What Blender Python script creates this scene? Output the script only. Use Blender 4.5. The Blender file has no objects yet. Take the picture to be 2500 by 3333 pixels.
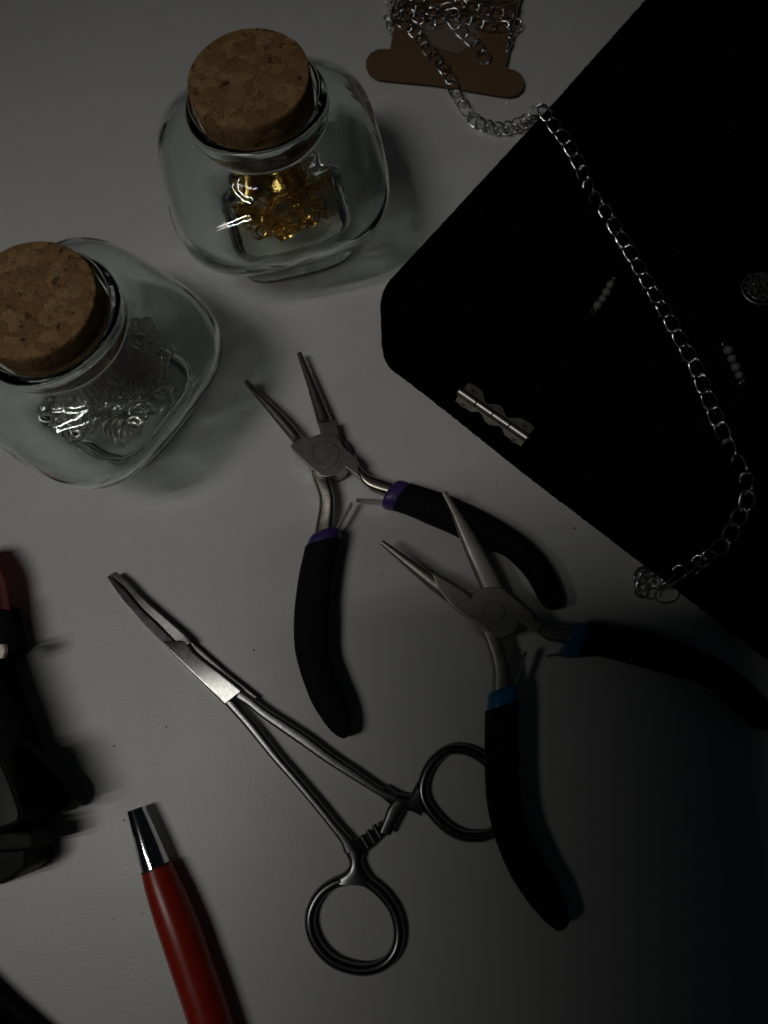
import bpy, bmesh, math, random
from mathutils import Vector, Matrix, noise as mnoise
random.seed(7)
sc = bpy.context.scene
COL = sc.collection
MM = 0.001

# ------------------------------------------------------------------ camera
F, NX, NY, H = 2312.0, 1385.0, 2320.0, 0.245      # focal length and foot point in photo pixels, lens height in metres
IW, IH = 2500.0, 3333.0
n_ = Vector((NX - IW/2, -(NY - IH/2), F)).normalized()
u_ = Vector((0, 1, 0)); y_ = (u_ - u_.dot(n_)*n_).normalized()
x_ = n_.cross(y_) * -1
if x_.x < 0: x_ = -x_
z_ = -n_

def ray(px, py):
    d = Vector((px - IW/2, -(py - IH/2), F))
    return Vector((x_.dot(d), y_.dot(d), z_.dot(d)))

def at(px, py, z=0.0):
    """The point of the place at height z (mm) that the photograph shows at pixel (px, py)."""
    d = ray(px, py)
    t = (z*MM - H)/d.z
    return Vector((d.x*t, d.y*t, z*MM))

cam = bpy.data.cameras.new('camera'); co = bpy.data.objects.new('camera', cam); COL.objects.link(co)
right = Vector((x_.x, y_.x, z_.x)); upv = Vector((x_.y, y_.y, z_.y)); fwd = Vector((x_.z, y_.z, z_.z))
m = Matrix((right, upv, -fwd)).transposed().to_4x4(); m.translation = (0, 0, H)
co.matrix_world = m
cam.sensor_fit = 'VERTICAL'; cam.sensor_height = 10.0; cam.sensor_width = 7.5
cam.lens = 10.0*F/IH
cam.clip_start = 0.004; cam.clip_end = 20
cam.dof.use_dof = True; cam.dof.aperture_fstop = 3.2
cam.dof.focus_distance = 0.243
sc.camera = co

# ------------------------------------------------------------------ light
w = bpy.data.worlds.new('World'); sc.world = w; w.use_nodes = True
bg = w.node_tree.nodes['Background']
bg.inputs[0].default_value = (0.72, 0.86, 1.0, 1); bg.inputs[1].default_value = 0.0034

LAMP_AIM = Vector((-0.11, 0.095, 0))
LAMP_POS = Vector((-0.375, -0.11, 0.80))
for k in (-1, 1):                                   # the two tubes of the ceiling light
    L = bpy.data.lights.new('ceiling_tube', 'AREA'); L.shape = 'RECTANGLE'
    L.size = 0.35; L.size_y = 0.011; L.energy = 0.055; L.spread = math.radians(54); L.color = (1.0, 0.985, 0.935)
    lo = bpy.data.objects.new('ceiling_tube', L); COL.objects.link(lo)
    d = (LAMP_AIM - LAMP_POS).normalized()
    lx = Vector((1, 0.32, 0)); lx = (lx - lx.dot(d)*d).normalized(); ly = (-d).cross(lx)
    mm_ = Matrix((lx, ly, -d)).transposed().to_4x4(); mm_.translation = LAMP_POS + ly*0.038*k
    lo.matrix_world = mm_

vs = sc.view_settings
vs.view_transform = 'Standard'; vs.look = 'None'; vs.exposure = 0; vs.gamma = 1
cy = sc.cycles
cy.use_denoising = True
cy.max_bounces = 20; cy.transmission_bounces = 18; cy.glossy_bounces = 8; cy.transparent_max_bounces = 12
cy.sample_clamp_indirect = 0.0; cy.use_guiding = True; cy.guiding_training_samples = 64; cy.caustics_refractive = True; cy.caustics_reflective = True
cy.blur_glossy = 0.15

# ------------------------------------------------------------------ materials
def mat(name, base=(.5,.5,.5), rough=.5, metal=0.0, spec=.5, **kw):
    M = bpy.data.materials.new(name); M.use_nodes = True
    nt = M.node_tree; b = nt.nodes['Principled BSDF']
    b.inputs['Base Color'].default_value = (*base, 1); b.inputs['Roughness'].default_value = rough
    b.inputs['Metallic'].default_value = metal; b.inputs['Specular IOR Level'].default_value = spec
    for k, v in kw.items(): b.inputs[k].default_value = v
    return M, nt, b

def coords(nt, scale=(1,1,1), rot=0.0):
    tc = nt.nodes.new('ShaderNodeTexCoord'); mp = nt.nodes.new('ShaderNodeMapping')
    mp.inputs['Scale'].default_value = scale
    vr = nt.nodes.new('ShaderNodeVectorRotate'); vr.rotation_type = 'Z_AXIS'; vr.inputs['Angle'].default_value = rot
    nt.links.new(tc.outputs['Object'], vr.inputs['Vector']); nt.links.new(vr.outputs[0], mp.inputs['Vector'])
    return mp.outputs[0]

def tex_noise(nt, vec, scale, detail=3, rough=.55, dist=0):
    n = nt.nodes.new('ShaderNodeTexNoise'); n.inputs['Scale'].default_value = scale
    n.inputs['Detail'].default_value = detail; n.inputs['Roughness'].default_value = rough
    n.inputs['Distortion'].default_value = dist
    nt.links.new(vec, n.inputs['Vector']); return n.outputs['Fac']

def ramp(nt, fac, stops):
    r = nt.nodes.new('ShaderNodeValToRGB'); e = r.color_ramp.elements
    while len(e) < len(stops): e.new(.5)
    for el, (p, c) in zip(e, stops):
        el.position = p; el.color = (*c, 1) if not isinstance(c, (int, float)) else (c, c, c, 1)
    nt.links.new(fac, r.inputs[0]); return r.outputs[0]

def bump(nt, b, h, strength=.3, dist=.0002, inp='Normal'):
    n = nt.nodes.new('ShaderNodeBump'); n.inputs['Strength'].default_value = strength
    n.inputs['Distance'].default_value = dist
    nt.links.new(h, n.inputs['Height']); nt.links.new(n.outputs[0], b.inputs[inp])

def m_table():
    M, nt, b = mat('white_laminate', (.78,.775,.755), .40, 0, .5)
    v = coords(nt)
    bump(nt, b, tex_noise(nt, v, 1300, 2), .2, .0003)
    nt.links.new(ramp(nt, tex_noise(nt, v, 60, 4), [(0.25, (.745,.74,.72)), (0.8, (.79,.785,.765))]), b.inputs['Base Color'])
    nt.links.new(ramp(nt, tex_noise(nt, v, 25, 3), [(0.3, .37), (0.75, .43)]), b.inputs['Roughness'])
    return M

def m_brushed(name, base, rough, angle, stretch=(260, 5200, 900), bs=.25, var=.12, warm=False):
    M, nt, b = mat(name, base, rough, 1.0)
    v = coords(nt, stretch, angle)
    f = tex_noise(nt, v, 1.0, 3, .6)
    nt.links.new(ramp(nt, f, [(0.25, max(0, rough-var)), (0.8, rough+var)]), b.inputs['Roughness'])
    g = tex_noise(nt, coords(nt), 420, 4)
    nt.links.new(ramp(nt, g, [(0.3, tuple(c*.82 for c in base)), (0.75, tuple(min(1,c*1.1) for c in base))]), b.inputs['Base Color'])
    bump(nt, b, f, bs, .00009)
    return M

def m_plain(name, base, rough, spec=.5, bs=.12, scale=700, metal=0, **kw):
    M, nt, b = mat(name, base, rough, metal, spec, **kw)
    v = coords(nt)
    f = tex_noise(nt, v, scale, 3)
    nt.links.new(ramp(nt, f, [(0.2, tuple(c*.88 for c in base)), (0.8, tuple(min(1, c*1.1) for c in base))]), b.inputs['Base Color'])
    nt.links.new(ramp(nt, tex_noise(nt, v, scale*.2, 4), [(0.25, max(.02, rough*.85)), (0.8, min(1, rough*1.15))]), b.inputs['Roughness'])
    bump(nt, b, f, bs, .0002)
    return M

def m_cork(name, seed):
    M, nt, b = mat(name, (.3,.17,.07), .85, 0, .25)
    tc = nt.nodes.new('ShaderNodeTexCoord'); mp = nt.nodes.new('ShaderNodeMapping'); mp.inputs['Location'].default_value = (seed, seed*.7, seed*.3)
    nt.links.new(tc.outputs['Object'], mp.inputs[0]); v0 = mp.outputs[0]
    wn = nt.nodes.new('ShaderNodeTexNoise'); wn.inputs['Scale'].default_value = 210; wn.inputs['Detail'].default_value = 3
    nt.links.new(v0, wn.inputs['Vector'])
    ma = nt.nodes.new('ShaderNodeVectorMath'); ma.operation = 'MULTIPLY_ADD'; ma.inputs[1].default_value = (.0075,)*3
    nt.links.new(wn.outputs['Color'], ma.inputs[0]); nt.links.new(v0, ma.inputs[2]); v = ma.outputs[0]
    vo = nt.nodes.new('ShaderNodeTexVoronoi'); vo.inputs['Scale'].default_value = 235; nt.links.new(v, vo.inputs['Vector'])
    ve = nt.nodes.new('ShaderNodeTexVoronoi'); ve.feature = 'DISTANCE_TO_EDGE'; ve.inputs['Scale'].default_value = 235; nt.links.new(v, ve.inputs['Vector'])
    sep = nt.nodes.new('ShaderNodeSeparateColor'); nt.links.new(vo.outputs['Color'], sep.inputs[0])
    gran = ramp(nt, sep.outputs[0], [(0, (.27,.145,.058)), (.45, (.34,.19,.078)), (1, (.44,.265,.12))])
    fine = ramp(nt, tex_noise(nt, v0, 1400, 4, .7), [(.28, .55), (.6, 1.0)])
    pits = ramp(nt, tex_noise(nt, v, 330, 4, .65), [(.30, .18), (.40, 1.0)])
    edge = ramp(nt, ve.outputs['Distance'], [(0, .82), (.12, 1.0)])
    cur = gran
    for o in (fine, pits, edge):
        mx = nt.nodes.new('ShaderNodeMix'); mx.data_type = 'RGBA'; mx.blend_type = 'MULTIPLY'; mx.inputs['Factor'].default_value = 1
        nt.links.new(cur, mx.inputs['A']); nt.links.new(o, mx.inputs['B']); cur = mx.outputs['Result']
    nt.links.new(cur, b.inputs['Base Color'])
    ad = nt.nodes.new('ShaderNodeMath'); ad.operation = 'MULTIPLY'; nt.links.new(pits, ad.inputs[0]); nt.links.new(edge, ad.inputs[1])
    bump(nt, b, ad.outputs[0], .7, .0006)
    return M

def m_glass(name, col):
    M, nt, b = mat(name, col, 0.0, 0, .5)
    b.inputs['Transmission Weight'].default_value = 1.0; b.inputs['IOR'].default_value = 1.5
    v = coords(nt)
    bump(nt, b, tex_noise(nt, v, 80, 2, .4, .5), .15, .0016)
    return M

def m_velvet():
    M, nt, b = mat('black_velvet', (.0022,.0022,.0022), .95, 0, .05)
    v = coords(nt); f = tex_noise(nt, v, 2600, 2)
    bump(nt, b, f, .6, .0003)
    nt.links.new(ramp(nt, f, [(.3, (.0010,.0010,.0010)), (.75, (.0035,.0035,.0035))]), b.inputs['Base Color'])
    return M

def m_kraft():
    M, nt, b = mat('kraft_card', (.2,.105,.055), .85, 0, .25)
    v = coords(nt, (600, 2600, 600), .14)
    f = tex_noise(nt, v, 1, 4, .6)
    nt.links.new(ramp(nt, f, [(.25, (.165,.098,.054)), (.8, (.215,.13,.074))]), b.inputs['Base Color'])
    bump(nt, b, f, .25, .0001)
    return M

TABLE = m_table()
STEEL_P = m_brushed('bead_blasted_steel_one', (.44,.42,.38), .37, math.radians(40), (1500, 3800, 1500), .35)
STEEL_B = m_brushed('bead_blasted_steel_two', (.50,.48,.43), .50, math.radians(35), (1500, 3800, 1500), .35)
ARM_ST = m_brushed('ground_arm_steel', (.52,.48,.42), .30, math.radians(8), (420, 2200, 420), .05, .05)
HEMO = m_brushed('surgical_steel', (.27,.265,.255), .245, math.radians(45), (300, 5200, 900), .10, .06)
SHANK = m_brushed('satin_shank_steel', (.31,.31,.31), .32, math.radians(45), (4800, 900, 900), .22, .1)
RINGST = m_plain('dark_polished_steel', (.24,.24,.25), .26, .5, .05, 300, 1.0)
CHROME = m_plain('chrome', (.86,.86,.86), .07, .5, .03, 500, 1.0)
SILVER = m_plain('silver_plate', (.80,.80,.78), .13, .5, .05, 1500, 1.0)
FINDING = m_plain('silver_findings', (.84,.82,.78), .44, .5, .05, 1500, 1.0)
LEAFM = m_plain('champagne_plate', (.46,.42,.36), .5, .5, .1, 1500, 1.0)
GUNMETAL = m_plain('nickel_plate', (.50,.47,.43), .40, .5, .08, 1500, 1.0)
GOLD = m_plain('gold_plate', (.88,.60,.19), .28, .5, .1, 900, 1.0)
FOAM = m_plain('black_foam_rubber', (.006,.0065,.0075), .8, .22, .5, 1800)
PURPLE = m_plain('purple_vinyl', (.075,.035,.20), .38, .5, .04, 300)
BLUE = m_plain('blue_vinyl', (.007,.18,.38), .36, .5, .04, 300)
RED = m_plain('red_plastic', (.40,.022,.007), .30, .5, .05, 260)
BLACKPL = m_plain('black_plastic', (.0025,.003,.003), .5, .12, .08, 900)
GREYPL = m_plain('grey_green_panel', (.006,.008,.008), .42, .16, .05, 400)
VELVET = m_velvet()
ACRYL = m_plain('black_gloss_panel', (.0015,.0016,.0016), .06, .5, .02, 60)
KRAFT = m_kraft()
CORK1, CORK2 = m_cork('cork_one', 0.3), m_cork('cork_two', 1.7)
GLASS = m_glass('clear_glass', (.945,.98,.968))
PEARL = m_plain('pearl', (.17,.165,.155), .22, .5, .03, 400)
CRYST, _nt, _b = mat('crystal', (.42,.40,.40), .04); _b.inputs['Transmission Weight'].default_value = .9; _b.inputs['IOR'].default_value = 1.6
TAPE, _nt, _b = mat('clear_tape', (.9,.9,.9), .18)
_t = _nt.nodes.new('ShaderNodeBsdfTransparent'); _x = _nt.nodes.new('ShaderNodeMixShader'); _x.inputs[0].default_value = .07
_nt.links.new(_t.outputs[0], _x.inputs[1]); _nt.links.new(_b.outputs[0], _x.inputs[2]); _nt.links.new(_x.outputs[0], _nt.nodes['Material Output'].inputs[0])
SPECK = m_plain('dust', (.16,.15,.14), .8)
DARKLINE = m_plain('groove_dark', (.05,.048,.045), .6, .3, .1, 900, .6)

# ------------------------------------------------------------------ object helpers
ORIGIN = {}
def origin(o):
    p = Vector((0,0,0))
    while o is not None: p += Vector(o.location); o = o.parent
    return p

def thing(name, label, cat, loc, group=None):
    o = bpy.data.objects.new(name, None); COL.objects.link(o); o.location = loc
    o.empty_display_size = .005
    o['label'] = label; o['category'] = cat
    if group: o['group'] = group
    return o

def tag(o, label, cat, group=None):
    o['label'] = label; o['category'] = cat
    if group: o['group'] = group
    return o

def link_mesh(name, me, m, parent=None, loc=None, smooth=40):
    me.materials.append(m) if m else None
    o = bpy.data.objects.new(name, me); COL.objects.link(o)
    if parent is not None: o.parent = parent
    if loc is not None: o.location = loc
    if smooth:
        for p in me.polygons: p.use_smooth = True
        if smooth < 180:
            me.set_sharp_from_angle(angle=math.radians(smooth))
            wn = o.modifiers.new('weighted_normals', 'WEIGHTED_NORMAL'); wn.keep_sharp = True; wn.weight = 80
    return o

def build(name, V, Fc, m, parent=None, loc=None, smooth=40):
    """World-space vertices -> one mesh object whose own origin is loc (or its parent's)."""
    base = origin(parent) if parent is not None else Vector((0,0,0))
    if loc is not None: off = Vector(loc)
    elif parent is not None: off = base
    else:
        off = Vector((sum(v.x for v in V)/len(V), sum(v.y for v in V)/len(V), min(v.z for v in V)))
    me = bpy.data.meshes.new(name)
    me.from_pydata([tuple(v - off) for v in V], [], Fc)
    bm = bmesh.new(); bm.from_mesh(me); bmesh.ops.recalc_face_normals(bm, faces=bm.faces); bm.to_mesh(me); bm.free()
    return link_mesh(name, me, m, parent, off - base, smooth)

def crom(P, sub, closed=False):
    """Catmull-Rom resampling of lists of equal-length tuples."""
    if sub <= 1: return [tuple(p) for p in P]
    out = []; n = len(P)
    rng = range(n if closed else n-1)
    for i in rng:
        if closed: p0, p1, p2, p3 = P[i-1], P[i], P[(i+1) % n], P[(i+2) % n]
        else: p0, p1, p2, p3 = P[max(i-1,0)], P[i], P[i+1], P[min(i+2,n-1)]
        for k in range(sub):
            t = k/sub
            out.append(tuple(.5*((2*b)+(-a+c)*t+(2*a-5*b+4*c-d)*t*t+(-a+3*b-3*c+d)*t**3) for a,b,c,d in zip(p0,p1,p2,p3)))
    if not closed: out.append(tuple(P[-1]))
    return out

def crop(x0, y0, s):
    return lambda x, y: (x0 + x/s, y0 + y/s)

def sgnpow(v, e): return math.copysign(abs(v)**e, v)

def loft_data(secs, n=2.4, sub=4, seg=20, dome=(0,0), ripple=0):
    """secs: (Lx,Ly,Rx,Ry,zc,hh) in photo pixels and mm. A solid swept through superellipse sections."""
    S = crom([tuple(q) + (0,)*(7-len(q)) for q in secs], sub)
    rings = []
    for (lx, ly, rx, ry, zc, hh, dz) in S:
        L, R = at(lx, ly, zc-dz), at(rx, ry, zc+dz)
        rings.append((L, R, hh*MM))
    def ring(c, h, hh):
        out = []
        for k in range(seg):
            a = 2*math.pi*k/seg
            p = c + h*sgnpow(math.cos(a), 2/n) + Vector((0,0,hh*sgnpow(math.sin(a), 2/n)))
            if ripple: p += mnoise.noise_vector(p*420)*ripple*MM
            out.append(p)
        return out
    R_ = []
    cs = [((L+R)/2, (R-L)/2, hh) for L, R, hh in rings]
    if dome[0]:
        c, h, hh = cs[0]; d = (cs[0][0]-cs[1][0]).normalized(); r = h.length*dome[0]
        for a in (80, 60, 40, 20):
            R_.append(ring(c + d*r*math.sin(math.radians(a)), h*math.cos(math.radians(a)), hh*math.cos(math.radians(a))))
    for c, h, hh in cs: R_.append(ring(c, h, hh))
    if dome[1]:
        c, h, hh = cs[-1]; d = (cs[-1][0]-cs[-2][0]).normalized(); r = h.length*dome[1]
        for a in (20, 40, 60, 80):
            R_.append(ring(c + d*r*math.sin(math.radians(a)), h*math.cos(math.radians(a)), hh*math.cos(math.radians(a))))
    V = [p for r in R_ for p in r]; Fc = []
    for i in range(len(R_)-1):
        for k in range(seg):
            a, b = i*seg+k, i*seg+(k+1) % seg
            Fc.append((a, b, b+seg, a+seg))
    Fc.append(tuple(range(seg))[::-1]); Fc.append(tuple(range((len(R_)-1)*seg, len(R_)*seg)))
    return V, Fc

def pr(c, pairs, z, hh):
    """pairs in crop coordinates -> loft sections; z and hh are numbers or per-pair lists."""
    out = []; N = len(pairs)
    for i, (l, r) in enumerate(pairs):
        zz = z if isinstance(z, (int, float)) else z[0] + (z[1]-z[0])*i/(N-1) if len(z) == 2 and N != 2 else z[i]
        h = hh if isinstance(hh, (int, float)) else hh[0] + (hh[1]-hh[0])*i/(N-1) if len(hh) == 2 and N != 2 else hh[i]
        out.append((*c(*l), *c(*r), zz, h))
    return out

def loft(name, secs, m, parent=None, smooth=40, **k):
    V, Fc = loft_data(secs, **k)
    return build(name, V, Fc, m, parent, None, smooth)

def plate(name, poly, ztop, zbot, m, parent=None, bev=.35, sub=1, loc=None, smooth=30, ztrace=None):
    """Flat plate whose upper outline is seen at the given pixels."""
    P = crom(poly, sub, True) if sub > 1 else poly
    W = [at(x, y, ztop if ztrace is None else ztrace) for x, y in P]
    for v in W: v.z = ztop*MM
    off = Vector(loc) if loc is not None else (origin(parent) if parent is not None else Vector((sum(v.x for v in W)/len(W), sum(v.y for v in W)/len(W), zbot*MM)))
    bm = bmesh.new()
    top = [bm.verts.new(v - off) for v in W]
    bot = [bm.verts.new(Vector((v.x, v.y, zbot*MM)) - off) for v in W]
    N = len(W)
    bm.faces.new(top); bm.faces.new(bot[::-1])
    for i in range(N): bm.faces.new((top[i], bot[i], bot[(i+1) % N], top[(i+1) % N]))
    bmesh.ops.recalc_face_normals(bm, faces=bm.faces)
    if bev:
        es = [e for e in bm.edges if (e.verts[0] in top and e.verts[1] in top)]
        bmesh.ops.bevel(bm, geom=es, offset=bev*MM, segments=2, profile=.5, affect='EDGES', clamp_overlap=True)
    me = bpy.data.meshes.new(name); bm.to_mesh(me); bm.free()
    base = origin(parent) if parent is not None else Vector((0,0,0))
    return link_mesh(name, me, m, parent, off - base, smooth)

def tube_data(P, rad, seg=10, closed=False, flat=1.0):
    """P: world points; rad: radius or list (m)."""
    N = len(P); V = []; Fc = []
    up = Vector((0,0,1))
    prev = None
    for i in range(N):
        a = P[(i-1) % N] if closed or i > 0 else P[0]; b = P[(i+1) % N] if closed or i < N-1 else P[-1]
        t = (b-a).normalized()
        s = t.cross(up)
        if s.length < .15: s = prev if prev is not None else t.cross(Vector((0,1,0)))
        s = (s - s.dot(t)*t).normalized()
        if prev is not None and s.dot(prev) < 0: s = -s
        prev = s; q = s.cross(t)
        r = rad if isinstance(rad, (int, float)) else rad[i]
        for k in range(seg):
            an = 2*math.pi*k/seg
            V.append(P[i] + s*r*math.cos(an) + q*r*flat*math.sin(an))
    for i in range(N if closed else N-1):
        for k in range(seg):
            a, b = i*seg+k, i*seg+(k+1) % seg
            j = ((i+1) % N)*seg
            Fc.append((a, b, j+(k+1) % seg, j+k))
    if not closed:
        Fc.append(tuple(range(seg))); Fc.append(tuple(range((N-1)*seg, N*seg)))
    return V, Fc

def tube(name, P, rad, m, parent=None, **k):
    V, Fc = tube_data(P, rad, **k); return build(name, V, Fc, m, parent)

def join(datas):
    V = []; Fc = []
    for v, f in datas:
        o = len(V); V += v; Fc += [tuple(i+o for i in q) for q in f]
    return V, Fc

def revolve(name, prof, m, parent, centre, axis=Vector((0,0,1)), seg=28, smooth=40):
    """prof: (radius mm, along mm)."""
    axis = axis.normalized(); s = axis.orthogonal().normalized(); q = axis.cross(s)
    V = []; Fc = []
    for r, h in prof:
        for k in range(seg):
            a = 2*math.pi*k/seg
            V.append(centre + axis*h*MM + (s*math.cos(a)+q*math.sin(a))*max(r, .01)*MM)
    for i in range(len(prof)-1):
        for k in range(seg):
            a, b = i*seg+k, i*seg+(k+1) % seg
            Fc.append((a, b, b+seg, a+seg))
    Fc.append(tuple(range(seg))); Fc.append(tuple(range((len(prof)-1)*seg, len(prof)*seg)))
    return build(name, V, Fc, m, parent, None, smooth)

# ------------------------------------------------------------------ the table
bm = bmesh.new()
bmesh.ops.create_cube(bm, size=1, matrix=Matrix.Translation((0, .1, -.011)) @ Matrix.Diagonal((1.6, 1.1, .022, 1)))
me = bpy.data.meshes.new('table'); bm.to_mesh(me); bm.free()
t = link_mesh('table', me, TABLE, smooth=0); t['kind'] = 'structure'


# unseen phone-like slab, made oversize so its shadow darkens the table's lower right
def rounded_slab(name, x0, x1, y0, y1, z0, z1, r, m):
    poly = []
    for cx, cy, a0 in ((x1-r, y1-r, 0), (x0+r, y1-r, 90), (x0+r, y0+r, 180), (x1-r, y0+r, 270)):
        for k in range(7):
            a = math.radians(a0 + 15*k); poly.append((cx + r*math.cos(a), cy + r*math.sin(a)))
    N = len(poly)
    V = [Vector((x, y, z0)) for x, y in poly] + [Vector((x, y, z1)) for x, y in poly]
    Fc = [tuple(range(N))[::-1], tuple(range(N, 2*N))] + [(i, (i+1) % N, N+(i+1) % N, N+i) for i in range(N)]
    return build(name, V, Fc, m)
ph = rounded_slab('phone_shade_slab', -.116, .010, -.190, .012, H+.004, H+.012, .011, BLACKPL)
tag(ph, 'unseen black slab in place of the phone, widened to shade the table', 'phone')

# ------------------------------------------------------------------ glass jars
PROF_OUT = [  # half size (mm), superellipse exponent, height (mm)
    (20.8,4.5,0.0),(22.6,4.5,.6),(23.4,4.5,2.0),(23.5,4.5,5.5),(23.0,4.4,8.6),(22.6,4.2,11.2),(23.6,4.0,13.4),(27.0,3.8,16.2),
    (32.2,3.5,20.6),(36.6,3.4,26.4),(39.2,3.4,33),(39.8,3.4,38.4),(38.6,3.3,43.4),(35.4,3.1,47.4),(30.8,2.8,50.2),(26.4,2.4,52.1),
    (23.4,2.15,55.0),(21.9,2.0,56.1),(21.6,2.0,57.2),(22.6,2.0,58.5),(23.3,2.0,59.8),(23.4,2.0,62.8),(23.0,2.0,64.4),(22.0,2.0,65.4),(20.8,2.0,65.6)]
PROF_IN = [(19.9,2.0,65.0),(19.4,2.0,63.6),(19.3,2.0,59.1),(19.5,2.0,56.2),(21.4,2.1,52.6),(25.2,2.3,50.8),(29.4,2.7,48.9),(33.8,3.0,46.2),
    (36.9,3.2,42.7),(38.1,3.3,38.2),(37.5,3.3,33.2),(34.9,3.3,27.2),(30.5,3.4,21.8),(25.4,3.5,17.9),(21.0,3.5,15.4),(15,3.2,14.3),(8,2.6,13.9),(2,2,13.8)]
def jar(label, centre, rot, corkmat, tilt):
    T = thing('glass_jar', label, 'jar', centre, 'cork stoppered glass jars')
    seg = 96; V = []; Fc = []
    prof = PROF_OUT + PROF_IN
    for i, (a, p, z) in enumerate(prof):
        for k in range(seg):
            th = 2*math.pi*k/seg; c, s = math.cos(th), math.sin(th)
            r = a/((abs(c)**p+abs(s)**p)**(1/p))
            # the four faces belly a little and the glass is uneven, as pressed glass is
            wob = mnoise.noise(Vector((c*1.6, s*1.6, z*.05 + rot*3 + (7 if i >= len(PROF_OUT) else 0))))
            r *= 1 + .012*wob*(1 if 10 < z < 50 else .2)
            zz = 0
            if i >= len(PROF_OUT) and z < 34:      # the pressed base is lumpy inside
                q = Vector((c*a*.16, s*a*.16, z*.14 + rot*5))
                r *= 1 + .022*mnoise.noise(q)*min(1, (34-z)/10); zz = mnoise.noise(q*1.4 + Vector((3,1,0)))*.8*min(1, (34-z)/10)
            an = th + rot
            V.append(centre + Vector((r*math.cos(an)*MM, r*math.sin(an)*MM, (z+zz)*MM)))
    for i in range(len(prof)-1):
        for k in range(seg):
            a, b = i*seg+k, i*seg+(k+1) % seg
            Fc.append((a, b, b+seg, a+seg))
    Fc.append(tuple(range(seg))); Fc.append(tuple(range((len(prof)-1)*seg, len(prof)*seg)))
    g = build('glass_body', V, Fc, GLASS, T, None, 180)
    md = g.modifiers.new('smooth', 'SUBSURF'); md.levels = 1; md.render_levels = 1
    # cork
    V = []; Fc = []; seg = 72
    cp = [(3,55),(12,55),(17.6,55),(18.3,55.7),(18.6,59.5),(18.9,63.5),(19.15,68),(19.35,72),(19.2,73.1),(18.7,73.6),(15,73.7),(9,73.7),(3,73.7)]
    tm = Matrix.Rotation(math.radians(tilt[0]), 4, 'X') @ Matrix.Rotation(math.radians(tilt[1]), 4, 'Y')
    for r, z in cp:
        for k in range(seg):
            th = 2*math.pi*k/seg
            q = Vector((math.cos(th)*r, math.sin(th)*r, z-55))
            rr = r + (mnoise.noise(q*.55 + Vector((rot*9,0,0)))*.22 + min(0, mnoise.noise(q*1.3)+.25)*.35)*(1 if z > 65 else .3)*(r/19)
            q = Vector((math.cos(th)*rr, math.sin(th)*rr, z-55 + (mnoise.noise(q*.9)*.12 if z > 72.5 else 0)))
            q = tm @ q
            V.append(centre + Vector((q.x, q.y, q.z+55))*MM)
    for i in range(len(cp)-1):
        for k in range(seg):
            a, b = i*seg+k, i*seg+(k+1) % seg
            Fc.append((a, b, b+seg, a+seg))
    Fc.append(tuple(range(seg))); Fc.append(tuple(range((len(cp)-1)*seg, len(cp)*seg)))
    build('cork_stopper', V, Fc, corkmat, T, None, 50)
    return T
J1 = at(950, 752); J2 = at(427, 1322)
def ang(a, b):
    d = at(*b) - at(*a); return math.atan2(d.y, d.x)
R1 = ang((800,945), (1158,860)); R2 = ang((440,1572), (672,1284))
jar('clear glass jar with cork stopper holding gold pieces, beside the brown chain card', J1, R1, CORK1, (.6, -.8))
jar('clear glass jar with cork stopper holding silver wire pieces, cut by the left edge', J2, R2, CORK2, (-.5, .7))

# what lies in the jars
def torus_data(c, R, r, nrm, seg=18, rs=6, sx=1.0, gap=0):
    nrm = nrm.normalized(); s = nrm.orthogonal().normalized(); q = nrm.cross(s)
    P = [c + (s*math.cos(2*math.pi*k/seg)*sx + q*math.sin(2*math.pi*k/seg))*R for k in range(seg)]
    V = []; Fc = []
    for k in range(seg):
        rad = (P[k]-c).normalized()
        for j in range(rs):
            a = 2*math.pi*j/rs
            V.append(P[k] + rad*r*math.cos(a) + nrm*r*math.sin(a))
    for k in range(seg):
        for j in range(rs):
            Fc.append((k*rs+j, k*rs+(j+1) % rs, ((k+1) % seg)*rs+(j+1) % rs, ((k+1) % seg)*rs+j))
    return V, Fc

def rnd_dir(flat=.6):
    return Vector((random.uniform(-1,1)*flat, random.uniform(-1,1)*flat, random.uniform(.4,1))).normalized()

def star_data(c, r, nrm, th, points=5, inner=.42, rot=0):
    nrm = nrm.normalized(); s = nrm.orthogonal().normalized(); q = nrm.cross(s)
    V = [c + nrm*th*2.2, c - nrm*th]; N = points*2
    for k in range(N):
        a = rot + math.pi*k/points; rr = r if k % 2 == 0 else r*inner
        V.append(c + (s*math.cos(a)+q*math.sin(a))*rr)
    Fc = []
    for k in range(N):
        a, b = 2+k, 2+(k+1) % N
        Fc += [(0, a, b), (1, b, a)]
    return V, Fc

def leaf_data(c, ln, wd, nrm, rot, curl):
    nrm = nrm.normalized(); s = nrm.orthogonal().normalized(); q = nrm.cross(s)
    u = s*math.cos(rot)+q*math.sin(rot); v = nrm.cross(u)
    V = []; Fc = []; N = 8
    for i in range(N+1):
        t = i/N; x = (t-.5)*ln; wv = wd*math.sin(math.pi*(.06+.88*t))
        for y, h in ((-1, .25), (0, 0), (1, .25)):
            V.append(c + u*x + v*wv*y + nrm*(h*wv*.8 + curl*4*(t-.5)**2*ln))
    for i in range(N):
        for j in range(2):
            a = i*3+j; Fc.append((a, a+1, a+4, a+3))
    M2 = len(V)
    V += [p - nrm*.00035 for p in V[:M2]]
    Fc += [tuple(M2+i for i in f)[::-1] for f in Fc]
    return V, Fc

def in_jar(J, r, z, a): return J + Vector((r*math.cos(a), r*math.sin(a), z))*MM

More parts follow.
